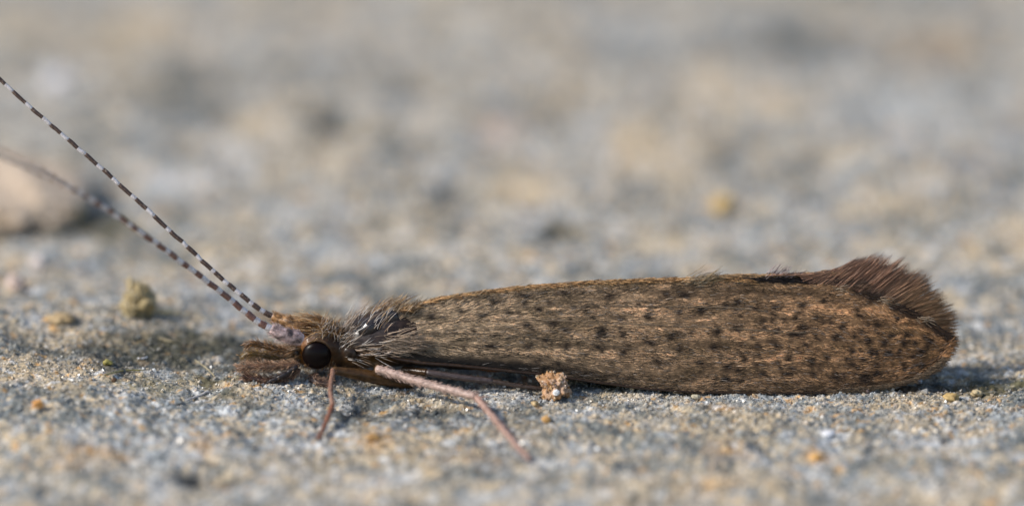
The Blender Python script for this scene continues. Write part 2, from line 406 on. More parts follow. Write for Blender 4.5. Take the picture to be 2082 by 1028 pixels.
grains('coarse_sand', p[:, 0], p[:, 1], size, 'coarser tan and grey grit scattered over the whole stone', tones(p[:, 0], p[:, 1], n, 1.05))

# ------------------------------------------------------------------ the caddisfly
BASE = (float(at_y(800, 700, 0.)[0]), 0.0, 0.0)
fly = empty('caddisfly', BASE)
tag(fly, 'brown spotted hairy caddisfly with long banded antennae resting on the stone', 'insect')

# body: one lofted skin for head, neck, thorax and abdomen.  px, z centre, half height, half width
STN = np.array([
 (588, .50, .05, .05), (594, .50, .15, .17), (606, .52, .25, .28), (624, .55, .33, .39), (645, .57, .375, .41), (664, .58, .36, .385), (680, .54, .33, .32), (690, .51, .33, .30),
 (702, .54, .38, .36), (722, .60, .44, .46), (750, .66, .45, .52), (785, .70, .49, .55), (820, .72, .48, .52), (860, .66, .44, .48), (920, .56, .39, .45),
 (1000, .50, .36, .46), (1100, .47, .33, .45), (1220, .45, .30, .42), (1340, .44, .26, .36), (1440, .43, .19, .26), (1500, .42, .08, .10), (1506, .42, .02, .03)])
def body_ring(px):
    cz = np.interp(px, STN[:, 0], STN[:, 1]); hh = np.interp(px, STN[:, 0], STN[:, 2]); hw = np.interp(px, STN[:, 0], STN[:, 3])
    return (np.asarray(px) - W_PX / 2) / PPM, cz, hh, hw
def body_pt(px, ang, k=1.0):      # ang 0 = towards the lens, pi/2 = up
    x, cz, hh, hw = body_ring(px)
    return np.stack([x + 0 * ang, -np.cos(ang) * hw * k, cz + np.sin(ang) * hh * k], -1)
bs = np.unique(np.r_[np.linspace(588, 700, 34), np.linspace(700, 860, 40), np.linspace(860, 1506, 80)])
ba = np.linspace(0, 2 * np.pi, 48, endpoint=False)
PX, AN = np.meshgrid(bs, ba, indexing='ij')
bv = body_pt(PX, AN)
seg = 1 - .035 * np.abs(np.sin((PX - 860) / 72 * np.pi)) ** 6 * (PX > 880)
nz_ = 1 + .05 * (fbm(PX * .05, AN * 3, 91, 3) - .5)
cz = np.interp(PX, STN[:, 0], STN[:, 1])
bv[..., 1] *= seg * nz_; bv[..., 2] = cz + (bv[..., 2] - cz) * seg * nz_
bc = np.ones(PX.shape + (3,)) * np.array([.035, .020, .012])
def bmix(w, c):
    global bc
    bc = bc + (np.array(c) - bc) * np.clip(w, 0, 1)[..., None]
side = np.sin(AN)
bmix(sst(700, 640, PX) * .8, (.19, .072, .012))                                       # honey brown head capsule
bmix(np.exp(-((PX - 636) / 26) ** 2) * sst(-.2, -.6, side), (.42, .16, .02))           # orange under the eye
bmix(np.exp(-((PX - 648) / 20) ** 2) * np.exp(-((AN - 1.05) / .3) ** 2) * .9, (.34, .35, .36))   # pale plate above the eye
bmix(np.exp(-((PX - 760) / 60) ** 2) * sst(.1, -.5, side) * .8, (.13, .062, .012))     # amber lower thorax
bmix(np.exp(-((PX - 760) / 50) ** 4) * np.exp(-((AN - .95) / .45) ** 2) * .9, (.030, .026, .028))  # dark plates of the back
bmix(np.exp(-((PX - 992) / 22) ** 2) * sst(.45, -.2, side), (.55, .18, .02)); bmix(np.exp(-((PX - 1078) / 30) ** 2) * sst(.45, -.2, side), (.60, .20, .02))
body = mesh_obj('body', bv.reshape(-1, 3), grid_faces(len(bs), 48, True), M['cuticle'], fly, bc.reshape(-1, 3))
body['label'] = 'dark brown body with amber head and orange abdomen patches'

# ------------------------------------------------ wings
TOP = np.array([(770, 690), (785, 652), (812, 627), (880, 607), (960, 594), (1060, 582), (1200, 572), (1300, 568), (1400, 565), (1480, 564), (1540, 571), (1600, 575), (1680, 578), (1720, 585), (1745, 593), (1783, 605), (1830, 625), (1880, 653), (1915, 676), (1934, 692)], float)
BOT = np.array([(770, 712), (800, 728), (860, 738), (930, 743), (1000, 750), (1100, 761), (1200, 775), (1300, 789), (1400, 797), (1500, 799), (1600, 799), (1680, 797), (1760, 789), (1820, 780), (1870, 764), (1905, 740), (1925, 712), (1934, 694)], float)
FTOP = np.array([(770, 690), (785, 652), (812, 627), (880, 607), (960, 594), (1060, 582), (1200, 572), (1300, 568), (1400, 565), (1500, 562), (1600, 559), (1680, 556), (1720, 552), (1760, 556), (1800, 570), (1850, 597), (1890, 630), (1915, 660), (1928, 688)], float)
YC = np.array([(770, -.56), (860, -.66), (1000, -.74), (1200, -.82), (1350, -.86), (1600, -.87), (1760, -.80), (1870, -.62), (1934, -.42)], float)
YT = np.array([(770, -.46), (800, -.22), (840, -.05), (880, -.015), (1600, -.015), (1700, -.06), (1780, -.14), (1860, -.24), (1934, -.40)], float)
def wing_pt(px, t, lift=0.0):
    yt = np.interp(px, TOP[:, 0], TOP[:, 1]); yb = np.interp(px, BOT[:, 0], BOT[:, 1])
    py = yt + (yb - yt) * t
    Yt = np.interp(px, YT[:, 0], YT[:, 1]); Yb = np.interp(px, YC[:, 0], YC[:, 1])
    g = 1 - (1 - t) ** 1.32
    g = g - .05 * np.sin(np.pi * np.clip((t - .55) / .45, 0, 1))
    Y = Yt + (Yb - Yt) * g - lift
    return at_y(px, py, Y), py
# finer columns towards both ends
wu = np.r_[np.linspace(770, 860, 26)[:-1], np.linspace(860, 1800, 120)[:-1], 1800 + 134 * np.sin(np.linspace(0, np.pi / 2, 40))]
wt = np.linspace(0, 1, 44)
PXW, TW = np.meshgrid(wu, wt, indexing='ij')
wv, WPY = wing_pt(PXW, TW)
und = .012 * np.sin((TW * 9.0 + (PXW - 770) / 1164 * 2.2) * np.pi) * sst(0, .1, TW) * sst(1, .9, TW)
wv[..., 1] -= und * .6                                               # shallow pleats between the veins

SPOTS = np.array([(935,630,17,7),(1008,615,12,6),(1067,603,14,6),(1147,596,12,5),(1096,629,10,7),(1195,623,9,7),(1034,637,10,6),(963,673,9,7),(983,643,9,5),(1073,661,11,7),(1124,656,14,9),(1076,702,9,6),(1151,704,11,9),(1203,647,9,6),(1224,675,11,12),(1223,712,10,7),(881,644,8,6),(1000,704,14,5),(918,673,10,6),
(1354,599,13,8),(1392,598,18,9),(1319,644,10,7),(1381,636,8,7),(1426,632,11,9),(1261,648,9,6),(1267,681,10,9),(1367,681,11,11),(1405,675,8,7),(1458,675,11,10),(1498,668,9,7),(1269,715,10,6),(1383,710,12,8),(1453,707,11,8),(1338,734,14,8),(1425,737,11,9),(1319,696,14,6),(1495,625,10,7),(1476,622,9,6),(1537,627,10,6),(1577,623,10,8),(1630,622,11,8),(1675,611,9,7),(1502,612,9,5),(1550,652,8,7),(1596,648,8,8),(1617,648,6,6),(1556,667,8,7),(1620,681,34,9),(1636,667,18,9),(1662,644,9,7),(1540,705,9,6),(1579,702,8,6),(1514,731,9,7),(1479,744,10,7),(1476,770,9,6),(1553,761,11,6),(1598,760,18,7),(1604,728,11,8),(1649,733,10,8),(1681,728,8,8),
(1745,629,9,7),(1785,659,9,8),(1712,665,9,8),(1702,685,12,8),(1765,692,10,8),(1798,697,9,10),(1838,698,7,8),(1861,698,6,8),(1884,702,7,7),(1732,715,10,8),(1772,715,9,8),(1874,714,7,6),(1858,724,7,6),(1722,730,8,8),(1808,718,9,8),(1782,741,9,8),(1759,768,12,9),(1785,758,10,7),(1745,748,9,7),(1865,741,7,6),(1838,751,8,6),(1830,715,8,7),(1845,680,7,6),(1815,680,7,6),(1740,685,7,6),(1690,655,8,6),(1655,760,9,6),(1700,768,12,6),(1640,700,9,6),(1300,620,9,5),(1240,604,10,5),(1150,670,9,6),(1110,690,10,5)], float)
_r = np.random.default_rng(21)
SPOTS = np.vstack([SPOTS, np.stack([_r.uniform(1500, 1895, 60), _r.uniform(635, 775, 60), _r.uniform(4, 8, 60), _r.uniform(4, 7, 60)], 1)])
SPOTS = np.vstack([SPOTS, np.stack([_r.uniform(860, 1500, 34), _r.uniform(612, 740, 34), _r.uniform(4, 8, 34), _r.uniform(3, 5, 34)], 1)])
MARGIN = [((1740,593),(1784,607)),((1812,620),(1868,644)),((1882,655),(1931,687))]
VEINS = [(1560, 583, -14), (1730, 600, -10), (1840, 634, -6), (1920, 684, 0), (1900, 735, 10), (1800, 775, 14), (1560, 790, 14), (1330, 780, 8)]
def wing_tone(px, py, jitter=0.0, t=None):
    """pigment of the hair coat at a place on the near wing, with shade painted towards the lower edge"""
    px = np.asarray(px, float); py = np.asarray(py, float)
    u = np.clip((px - 800) / 1130, 0, 1)[..., None]
    base = np.array([.70, .52, .335]) * (1 - u) + np.array([.54, .285, .125]) * u
    st = fbm(px * .02, py * .11, 101, 3)[..., None]; base = base * (.36 + 1.3 * st)
    st2 = fbm(px * .07 + 5, py * .2, 103, 2)[..., None]; base = base * (.5 + 1.0 * st2)
    blot = fbm(px * .018, py * .05, 107, 3)[..., None]
    base = base * (1 - .45 * sst(.5, .72, blot)) + np.array([.10, .07, .03]) * .45 * sst(.5, .72, blot)
    if t is not None:
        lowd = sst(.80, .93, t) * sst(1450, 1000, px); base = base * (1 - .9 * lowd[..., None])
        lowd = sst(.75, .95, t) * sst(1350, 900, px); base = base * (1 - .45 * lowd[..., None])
        base = base * (1 - .5 * sst(.72, 1, t))[..., None]  # shade on the wing's lower part, painted into the hair colour
        gold = sst(.07, .02, t) * sst(1500, 1400, px); base = base + (np.array([.40, .26, .11]) - base) * (gold * .6)[..., None]
        und_ = np.exp(-((t - .10) / .035) ** 2) * sst(1750, 1650, px); base = base * (1 - .45 * und_)[..., None]
    for ex, ey, sag in VEINS:
        k = np.clip((px - 782) / (ex - 782), 0, 1); ly = 700 + (ey - 700) * k ** .85 + sag * np.sin(np.pi * k)
        on = (px < ex) * sst(782, 840, px); wv1 = np.exp(-((py - ly) / 2.6) ** 2) * on; wv2 = np.exp(-((py - ly - 6) / 4.0) ** 2) * on
        base = base * (1 + .30 * wv1 - .24 * wv2)[..., None]
    d = np.zeros(px.shape)
    wx = (fbm(px * .09, py * .12, 151, 2) - .5) * 9; wy = (fbm(px * .09, py * .12, 153, 2) - .5) * 7
    for i_, (sx, sy, rx, ry) in enumerate(SPOTS):
        k = .68 + .5 * ((i_ * 0.618) % 1.0)
        q = ((px + wx - sx) / (rx * k)) ** 2 + ((py + wy - sy) / (ry * k * 1.05)) ** 2
        d = np.maximum(d, (.84 + .16 * ((i_ * .381) % 1.0)) * np.exp(-q ** 1.1))
    for (x0, y0), (x1, y1) in MARGIN:
        L2 = (x1 - x0) ** 2 + (y1 - y0) ** 2; k = np.clip(((px - x0) * (x1 - x0) + (py - y0) * (y1 - y0)) / L2, 0, 1)
        q = (px - x0 - k * (x1 - x0)) ** 2 + (py - y0 - k * (y1 - y0)) ** 2
        d = np.maximum(d, np.exp(-q / 8 ** 2))
    d = (np.clip(d * 1.35, 0, 1) * .93)[..., None]
    return base * (1 - d) + np.array([.030, .018, .012]) * d
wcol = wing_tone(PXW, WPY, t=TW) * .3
near_wing = mesh_obj('forewing', wv.reshape(-1, 3), grid_faces(len(wu), 44), M['membrane'], fly, wcol.reshape(-1, 3))
near_wing['label'] = 'brown hairy forewing flecked with dark spots'
sm = near_wing.modifiers.new('thickness', 'SOLIDIFY'); sm.thickness = .012; sm.offset = 0

# far forewing, mirrored across the ridge, with its fringed end flaring above the near one
def far_pt(px, t):
    yt = np.interp(px, FTOP[:, 0], FTOP[:, 1])
    Yt = np.interp(px, [770, 800, 840, 880, 1600, 1720, 1850, 1934], [.46, .22, .06, .03, .03, .06, .10, .14])
    a = at_y(px, yt, Yt)
    q, _ = wing_pt(px, np.ones_like(t)); b = q.copy(); b[..., 1] = -q[..., 1]
    k = t[..., None]; g = (1 - (1 - t) ** 1.5)
    o = a + (b - a) * k
    o[..., 1] = a[..., 1] + (b[..., 1] - a[..., 1]) * g
    return o
fu = np.r_[np.linspace(770, 1680, 90)[:-1], 1680 + 248 * np.sin(np.linspace(0, np.pi / 2, 34))]
ft = np.linspace(0, 1, 24)
PXF, TF = np.meshgrid(fu, ft, indexing='ij')
fv = far_pt(PXF, TF)
fcol = np.ones(PXF.shape + (3,)) * np.array([.34, .20, .12]) * (.7 + .6 * fbm(PXF * .03, TF * 9, 111, 3))[..., None]
far_wing = mesh_obj('forewing', fv.reshape(-1, 3), grid_faces(len(fu), 24)[:, ::-1], M['membrane'], fly, fcol.reshape(-1, 3))
far_wing['label'] = 'brown forewing behind the ridge with flared fringed end'
sm = far_wing.modifiers.new('thickness', 'SOLIDIFY'); sm.thickness = .012; sm.offset = 0

# dark front vein along the lower edge of the near wing
vp = np.stack([np.linspace(775, 1750, 60)], 0)[0]
vpt, _ = wing_pt(vp, np.full(60, .995))
v, f = tube(vpt + np.array([0, -.012, 0]), np.interp(vp, [775, 1000, 1750], [.034, .026, .012]), 8)
mesh_obj('front_vein', v, f, M['cuticle'], near_wing, np.tile([[.032, .018, .010]], (len(v), 1)))
for t0, t1, p0, p1 in [(.62, .90, 800, 1250), (.50, .70, 800, 1500), (.36, .45, 812, 1640), (.22, .26, 830, 1560)]:
    q = np.linspace(p0, p1, 50); a, _ = wing_pt(q, np.interp(q, [p0, p1], [t0, t1]))
    v, f = tube(a + np.array([0, -.006, 0]), .014, 6)
    mesh_obj('vein', v, f, M['membrane'], near_wing, np.tile([[.16, .115, .075]], (len(v), 1)))

# hair coat of the near wing
n = 42000
hp = rng.uniform(786, 1934, n * 2); ht = rng.random(n * 2)
wd = np.interp(hp, BOT[:, 0], BOT[:, 1]) - np.interp(hp, TOP[:, 0], TOP[:, 1])
lowbare = sst(.76, .9, ht) * sst(1250, 950, hp)
keep = (rng.random(n * 2) < np.clip(wd / 238, .05, 1)) & (rng.random(n * 2) > lowbare * .85)
hp, ht = hp[keep][:n], ht[keep][:n]; n = len(hp)
P, hpy = wing_pt(hp, ht)
Pn, _ = wing_pt(np.minimum(hp + 6, 1934), ht); Pt, _ = wing_pt(hp, np.minimum(ht + .02, 1.0)); Pm, _ = wing_pt(hp, np.maximum(ht - .02, 0.0))
along = norm(Pn - P + np.array([1e-6, 0, 0])); across = norm(Pt - Pm)
nrm = norm(np.cross(along, across)); nrm *= np.where(nrm[:, 1:2] > 0, -1, 1)
fan = (ht - .45) * .25 * sst(1150, 800, hp) + .10 * sst(1500, 1900, hp) * (ht - .5)
swirl = (fbm(hp * .02, hpy * .05, 121, 2) - .5) * .8 + .10 * sst(1000, 1300, hp)
D = along + across * (fan + swirl + rng.normal(0, .15, n))[:, None] + nrm * rng.uniform(.06, .32, n)[:, None]
wild = rng.random(n) < .02
D[wild] += nrm[wild] * .5
L = rng.uniform(.10, .22, n) * np.interp(hp, [780, 900, 1934], [1, 1, .9])
kx = np.array([0, .33, .67, 1.0])
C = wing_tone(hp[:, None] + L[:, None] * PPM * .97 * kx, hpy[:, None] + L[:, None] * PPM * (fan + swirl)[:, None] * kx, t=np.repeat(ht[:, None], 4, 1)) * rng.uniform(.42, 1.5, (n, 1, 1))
lite = rng.random(n) < .10 * (.3 + 1.2 * fbm(hp * .02, hpy * .08, 123, 2)); C[lite] = C[lite] * .4 + np.array([.40, .36, .33]) * .6 * rng.uniform(.6, 1.1, (lite.sum(), 1, 1))
hairs('hair', P - nrm * .004, D, L, rng.uniform(.0036, .0058, n), C, near_wing, M['hair'], bend=-nrm * (L * .16)[:, None], wob=.05)
near_wing.children[-1].name

# golden hairs along the ridge
n = 2600
hp = 806 + 720 * rng.random(n); P, hpy = wing_pt(hp, rng.uniform(0, .03, n)); P[:, 1] += rng.uniform(-.02, .05, n)
D = np.stack([np.ones(n), rng.normal(0, .25, n), rng.uniform(.0, .34, n)], -1)
gold = np.array([.72, .42, .18]); C = gold * rng.uniform(.45, 1.25, (n, 1)); C[rng.random(n) < .3] *= np.array([.45, .40, .38])
L = rng.uniform(.12, .28, n) * np.interp(hp, [806, 860, 1000], [1.2, 1, .8])
hairs('ridge_hair', P, D, L, rng.uniform(.0045, .007, n), C, near_wing, M['hair'], bend=np.array([[0, 0, -1]]) * (L * .18)[:, None], wob=.05)
n = 900
hp = rng.uniform(1440, 1712, n); P = at_y(hp, np.interp(hp, FTOP[:, 0], FTOP[:, 1]) + rng.normal(-1, 1.6, n), rng.uniform(.0, .05, n))
C = np.array([.70, .44, .22]) * rng.uniform(.4, 1.2, (n, 1)); L = rng.uniform(.10, .24, n)
hairs('ridge_hair', P, np.stack([np.ones(n), rng.normal(0, .2, n), rng.uniform(-.02, .2, n)], -1), L, rng.uniform(.0045, .0065, n), C, far_wing, M['hair'], bend=np.array([[0, 0, -1]]) * (L * .15)[:, None], wob=.05)
# two wisps standing off the ridge
wp = []
for cx_, cy_, k, ang, ln, cc in [(1575, 559, 34, 42, .24, (.5, .38, .36)), (1600, 562, 30, 30, .18, (.36, .27, .25)), (1395, 583, 80, 22, .5, (.5, .38, .24)), (1420, 572, 60, 20, .42, (.42, .30, .16))]:
    q = at_y(rng.normal(cx_, 12, k), rng.normal(cy_, 4, k), np.full(k, -.05)); a = np.radians(rng.normal(ang, 9, k))
    wp.append((q, np.stack([np.cos(a), rng.normal(-.1, .1, k), np.sin(a)], -1), rng.uniform(.6, 1.1, k) * ln, np.array(cc) * rng.uniform(.6, 1.2, (k, 1))))
hairs('ridge_wisp', np.vstack([w[0] for w in wp]), np.vstack([w[1] for w in wp]), np.concatenate([w[2] for w in wp]), .005, np.vstack([w[3] for w in wp]), near_wing, M['hair'], wob=.08)

# far wing: coat of its flared end, fold with painted shade, and the fringe
A = interp_path([(1560, 560, 0), (1640, 558, 0), (1690, 556, 0), (1740, 555, 0), (1800, 574, 0), (1860, 606, 0), (1900, 642, 0), (1926, 676, 0), (1933, 700, 0)], 300)[:, :2]
B = interp_path([(1590, 556, 0), (1690, 550, 0), (1758, 520, 0), (1812, 516, 0), (1868, 540, 0), (1910, 576, 0), (1940, 622, 0), (1955, 662, 0), (1953, 704, 0)], 300)[:, :2]
n = 7500
u = rng.random(n); ia = u * 299
a2 = np.stack([np.interp(ia, np.arange(300), A[:, k]) for k in (0, 1)], -1); b2 = np.stack([np.interp(ia, np.arange(300), B[:, k]) for k in (0, 1)], -1)
clump = np.floor(u * 62 + .25 * np.sin(u * 90)); cu = (clump + .5) / 62
bt = np.stack([np.interp(np.clip(cu, 0, 1) * 299, np.arange(300), B[:, k]) for k in (0, 1)], -1)
b2 = b2 * .55 + bt * .45
inner = rng.random(n) ** 1.6 * 62                                    # roots spread back over the wing's end
dirv = norm(b2 - a2); a2 = a2 - dirv * inner[:, None] * sst(.10, .35, u)[:, None]
lenf = rng.uniform(.62, 1.06, n) * (.86 + .28 * _h(clump, clump * 0, 5)) - (inner / 62) * .35
b2 = a2 + (b2 - a2) * np.clip(lenf, .3, 1.2)[:, None]
Ya = np.interp(u, [0, .3, 1], [.05, .07, .12]) - inner / 62 * .10 + rng.uniform(-.04, .05, n)
Pa = at_y(a2[:, 0], a2[:, 1], Ya); Pb = at_y(b2[:, 0], b2[:, 1], Ya + rng.normal(.02, .05, n))
C = np.array([.58, .33, .21]) * rng.uniform(.5, 1.4, (n, 1)); C = C + (np.array([.60, .36, .16]) - C) * (sst(.5, .8, u) * .6)[:, None]
hairs('fringe', Pa, Pb - Pa, np.linalg.norm(Pb - Pa, axis=1), rng.uniform(.0028, .0046, n), C, far_wing, M['hair'], wob=.035)
n = 2600   # hair of the fold between the two wings, its shade painted as dark colour
q = 1500 + 250 * rng.random(n) ** 1.25; yy = np.interp(q, [1500, 1600, 1700, 1800], [569, 570, 570, 592]) + rng.normal(0, 3.5, n)
P = at_y(q, yy, rng.uniform(-.02, .06, n) - sst(1700, 1800, q) * .06)
C = np.array([.045, .032, .028]) * rng.uniform(.5, 1.8, (n, 1)); C = C + (np.array([.26, .16, .10]) - C) * (sst(1660, 1740, q) * .8)[:, None]
hairs('fold_hair', P, np.stack([np.ones(n), rng.normal(0, .12, n), rng.normal(.0, .05, n) - sst(1720, 1800, q) * .3], -1), rng.uniform(.14, .32, n), .005, C, far_wing, M['hair'], wob=.05)
# short fringe round the near wing's tip and lower edge
E = interp_path([(1745, 594, -.1), (1830, 625, -.2), (1880, 653, -.27), (1930, 688, -.40), (1926, 712, -.46), (1905, 740, -.55), (1870, 764, -.64), (1820, 780, -.72), (1760, 789, -.8), (1680, 797, -.85)], 300)
n = 2600; ie = (rng.random(n) * 299)
e3 = np.stack([np.interp(ie, np.arange(300), E[:, k]) for k in range(3)], -1)
P = at_y(e3[:, 0] + rng.normal(0, 3, n), e3[:, 1] + rng.normal(0, 2, n), e3[:, 2])
ang = np.radians(np.interp(ie, [0, 100, 130, 180, 299], [-4, -14, -8, -2, -5]) + rng.normal(0, 9, n)); low = ie > 150
D = np.stack([np.cos(ang), rng.normal(-.05, .1, n), np.sin(ang)], -1)
C = np.where(low[:, None], np.array([[.22, .15, .09]]), wing_tone(e3[:, 0], e3[:, 1]) * .8) * rng.uniform(.5, 1.6, (n, 1))
hairs('edge_fringe', P, D, rng.uniform(.06, .17, n), .005, C, near_wing, M['hair'], wob=.05)
n = 70    # pale flecks where the dark margin is broken
pk = rng.integers(0, 3, n); P = at_y(np.array([1797, 1876, 1700])[pk] + rng.normal(0, 9, n), np.array([612, 650, 590])[pk] + rng.normal(0, 4, n), np.array([-.19, -.3, -.1])[pk])
hairs('pale_hair', P, np.stack([np.ones(n), rng.normal(-.15, .1, n), rng.normal(-.15, .3, n)], -1), rng.uniform(.1, .2, n), .0055, np.array([.5, .38, .26]) * rng.uniform(.6, 1.1, (n, 1)), near_wing, M['hair'])

# ------------------------------------------------ head: eye, antennae, palps, hair
def ellipsoid(c, r, nu=28, nv=40, tilt=0.0):
    th = np.linspace(0, np.pi, nu)[:, None]; ph = np.linspace(0, 2 * np.pi, nv, endpoint=False)[None]
    p = np.stack([np.sin(th) * np.cos(ph), np.cos(th) + 0 * ph, np.sin(th) * np.sin(ph)], -1) * np.array(r)
    ca, sa = math.cos(tilt), math.sin(tilt)
    p = np.stack([p[..., 0] * ca - p[..., 2] * sa, p[..., 1], p[..., 0] * sa + p[..., 2] * ca], -1)
    return (p + np.array(c)).reshape(-1, 3), grid_faces(nu, nv, True)
for s in (-1, 1):
    c = at_y(644, 722, -.36); c[1] *= -s
    c[1] = -.335 * s
    v, f = ellipsoid(c, (.240, .145, .238))
    mesh_obj('eye', v, f, M['eye'], fly)
# rim of paler cuticle round the near eye, and a small dark knob in front of it
c = at_y(644, 722, -.40)
th = np.linspace(.18 * np.pi, .72 * np.pi, 40)
rp = np.stack([c[0] + .252 * np.cos(th), np.full(40, -.37), c[2] + .250 * np.sin(th)], -1)
v, f = tube(rp, np.r_[np.linspace(.008, .022, 12), np.full(16, .022), np.linspace(.022, .008, 12)], 8)
mesh_obj('eye_rim', v, f, M['cuticle'], fly, np.tile([[.12, .07, .035]], (len(v), 1)))
v, f = ellipsoid(at_y(603, 718, -.33), (.038, .03, .05)); mesh_obj('face_knob', v, f, M['cuticle'], fly, np.tile([[.03, .018, .012]], (len(v), 1)))
v, f = ellipsoid(at_y(712, 718, -.50), (.12, .05, .08), tilt=-.5); v = v + (fbm(v[:, 0] * 8, v[:, 2] * 8, 161, 3) - .5)[:, None] * np.array([.05, .04, .05]); mesh_obj('wing_base_plate', v, f, M['cuticle'], fly, np.tile([[.035, .022, .014]], (len(v), 1)))
v, f = ellipsoid(at_y(752, 668, -.36), (.20, .10, .13), tilt=.5); mesh_obj('back_plate', v, f, M['plate'], fly, np.tile([[.022, .018, .018]], (len(v), 1)))
v, f = ellipsoid(at_y(797, 644, -.24), (.11, .10, .14), tilt=.5); mesh_obj('back_plate', v, f, M['plate'], fly, np.tile([[.030, .030, .033]], (len(v), 1)))

def antenna(label, keys, period, rad, scape, scape_col, dark_frac=.66, dark=None):
    """keys: (px, py, w) from base outwards; banded segments along it"""
    k = np.array(keys, float); p3 = at_w(k[:, 0], k[:, 1], k[:, 2])
    path = interp_path(np.c_[p3, k[:, 0]], 1600)
    kn_ = np.arange(1600) * .03; path[:, 2] += .016 * (vn(kn_, kn_ * 0, 171) - .5); path[:, 0] += .016 * (vn(kn_, kn_ * 0 + 5, 173) - .5)
    Ls = np.r_[0, np.cumsum(np.linalg.norm(np.diff(path[:, :3], axis=0), axis=1))]; total = Ls[-1]
    sk = np.array(scape, float); s3 = at_w(sk[:, 0], sk[:, 1], sk[:, 2])
    sp = interp_path(np.c_[s3, sk[:, 3]], 24)
    v, f = tube(sp[:, :3], sp[:, 3] / PPM, 14, .06, 3)
    tone = np.tile(np.array([scape_col]), (len(v), 1)) * (.12 + 1.75 * sst(.3, .68, fbm(v[:, 0] * 11, v[:, 2] * 11, 131, 3)))[:, None]
    a = mesh_obj('antenna', v, f, M['leg'], fly, tone); a['label'] = label
    nh = 260; ih = rng.integers(0, 23, nh); th_ = norm(sp[ih + 1, :3] - sp[ih, :3]); dh = norm(np.cross(th_, rng.normal(size=(nh, 3))))
    hairs('scape_hair', sp[ih, :3] + dh * (sp[ih, 3] / PPM)[:, None] * .9, dh * .5 + th_, rng.uniform(.05, .14, nh), .0045, np.array(scape_col) * rng.uniform(.6, 2.0, (nh, 1)), a, M['hair'], wob=.1)
    s = 0.0; i = 0
    while s < total - .05:
        pl = np.interp(s, [0, total * .35, total], period) / PPM
        pl *= rng.uniform(.92, 1.08); e = min(s + pl, total)
        sw = s + pl * (1 - dark_frac) * rng.uniform(.7, 1.3)
        cuts = np.r_[np.linspace(s, sw, 5), np.linspace(sw, e, 9)[1:]]
        pts = np.stack([np.interp(cuts, Ls, path[:, c]) for c in range(3)], 1)
        r = np.interp(cuts, [0, total * .12, total], rad) / PPM
        loc = (cuts - s) / (e - s); r = r * (.90 + .13 * np.clip(loc * 1.3, 0, 1)) * np.where(loc > .97, .93, 1)
        v, f = tube(pts, r, 12, .05, i)
        pale = [max(q) < 5 * 12 or (min(q) >= len(pts) * 12 - 1 and False) for q in f]
        mi = [0 if all((q_ // 12) < 5 for q_ in q if q_ < len(pts) * 12) and max(q) != len(pts) * 12 + 1 else 1 for q in f]
        mesh_obj('antenna_segment', v, f, None, a, None, True, [M['ant_pale'], dark or M['ant_dark']], mi)
        # fine bristles are part of the segment's relief
        s = e; i += 1
    return a
far_keys = [(560, 646, .42), (540, 635, .40), (515, 619, .36), (454, 569, .32), (387, 507, .25), (299, 426, .16), (222, 356, .10), (142, 287, .06), (63, 219, .02), (0, 162, 0), (-70, 97, 0)]
near_keys = [(556, 671, -.30), (540, 662, -.31), (515, 646, -.34), (462, 604, -.45), (393, 550, -.80), (325, 500, -1.3), (250, 447, -2.1), (180, 402, -3.0), (90, 353, -4.3), (0, 310, -5.6), (-80, 276, -6.8)]
antenna('long dark and white banded antenna rising straight and sharp from the head', far_keys, (28, 47, 51), (6.0, 4.8, 3.9),
        [(612, 668, .30, 12), (590, 656, .34, 12), (570, 650, .40, 10), (555, 643, .42, 8)], (.26, .14, .055))
antenna('banded brown and pale antenna swung out towards the viewer and blurred', near_keys, (30, 46, 52), (7.6, 6.0, 4.8),
        [(612, 690, -.18, 13), (596, 684, -.24, 14), (570, 678, -.28, 13), (552, 668, -.30, 10)], (.42, .31, .29), .52, M['ant_red'])

# palps: furry jointed mouthparts reaching forward
def palp(keys, rads, colr, n, hl, label=None):
    k = np.array(keys, float); p3 = at_y(k[:, 0], k[:, 1], k[:, 2]); path = interp_path(np.c_[p3, np.array(rads) / PPM], 40)
    r = path[:, 3] * (1 - .16 * np.abs(np.cos(np.linspace(0, 3, 40) * np.pi)) ** 8)
    v, f = tube(path[:, :3], r, 14, .05, 5)
    o = mesh_obj('palp', v, f, M['leg'], fly, np.tile(np.array([colr]) * .45, (len(v), 1)))
    if label: o['label'] = label
    i = rng.integers(0, 39, n); fr = rng.random(n)[:, None]
    c = path[i, :3] * (1 - fr) + path[i + 1, :3] * fr; t = norm(path[np.minimum(i + 1, 39), :3] - path[i, :3])
    d = norm(np.cross(t, rng.normal(size=(n, 3)))); rr = r[i][:, None]
    D = d * .8 + t * .6 + rng.normal(0, .15, (n, 3))
    C = np.array(colr) * rng.uniform(.4, 2.2, (n, 1)); g = rng.random(n) < .42; C[g] = np.array([.66, .44, .29]) * rng.uniform(.5, 1.1, (g.sum(), 1))
    hairs('hair', c + d * rr * .9, D, rng.uniform(.5, 1.1, n) * hl, .005, C, o, M['hair'], bend=t * hl * .3, wob=.1)
    return o
palp([(608, 714, -.26), (575, 712, -.30), (540, 703, -.34), (512, 698, -.38), (498, 705, -.40)], [5.5, 6, 7, 6, 4], (.22, .11, .035), 300, .10, 'upper furry brown palp')
palp([(608, 726, -.20), (572, 728, -.20), (538, 722, -.22), (508, 718, -.24), (490, 728, -.26)], [6, 6.5, 6.5, 6, 4], (.26, .16, .045), 260, .10)
palp([(610, 740, -.38), (572, 744, -.46), (532, 745, -.52), (502, 746, -.56), (482, 750, -.58)], [5, 6, 7, 6, 4], (.34, .20, .12), 560, .10)
palp([(610, 751, -.36), (582, 766, -.46), (552, 774, -.54), (518, 770, -.58), (494, 764, -.60)], [4, 5, 7, 8, 5], (.22, .115, .075), 480, .11)
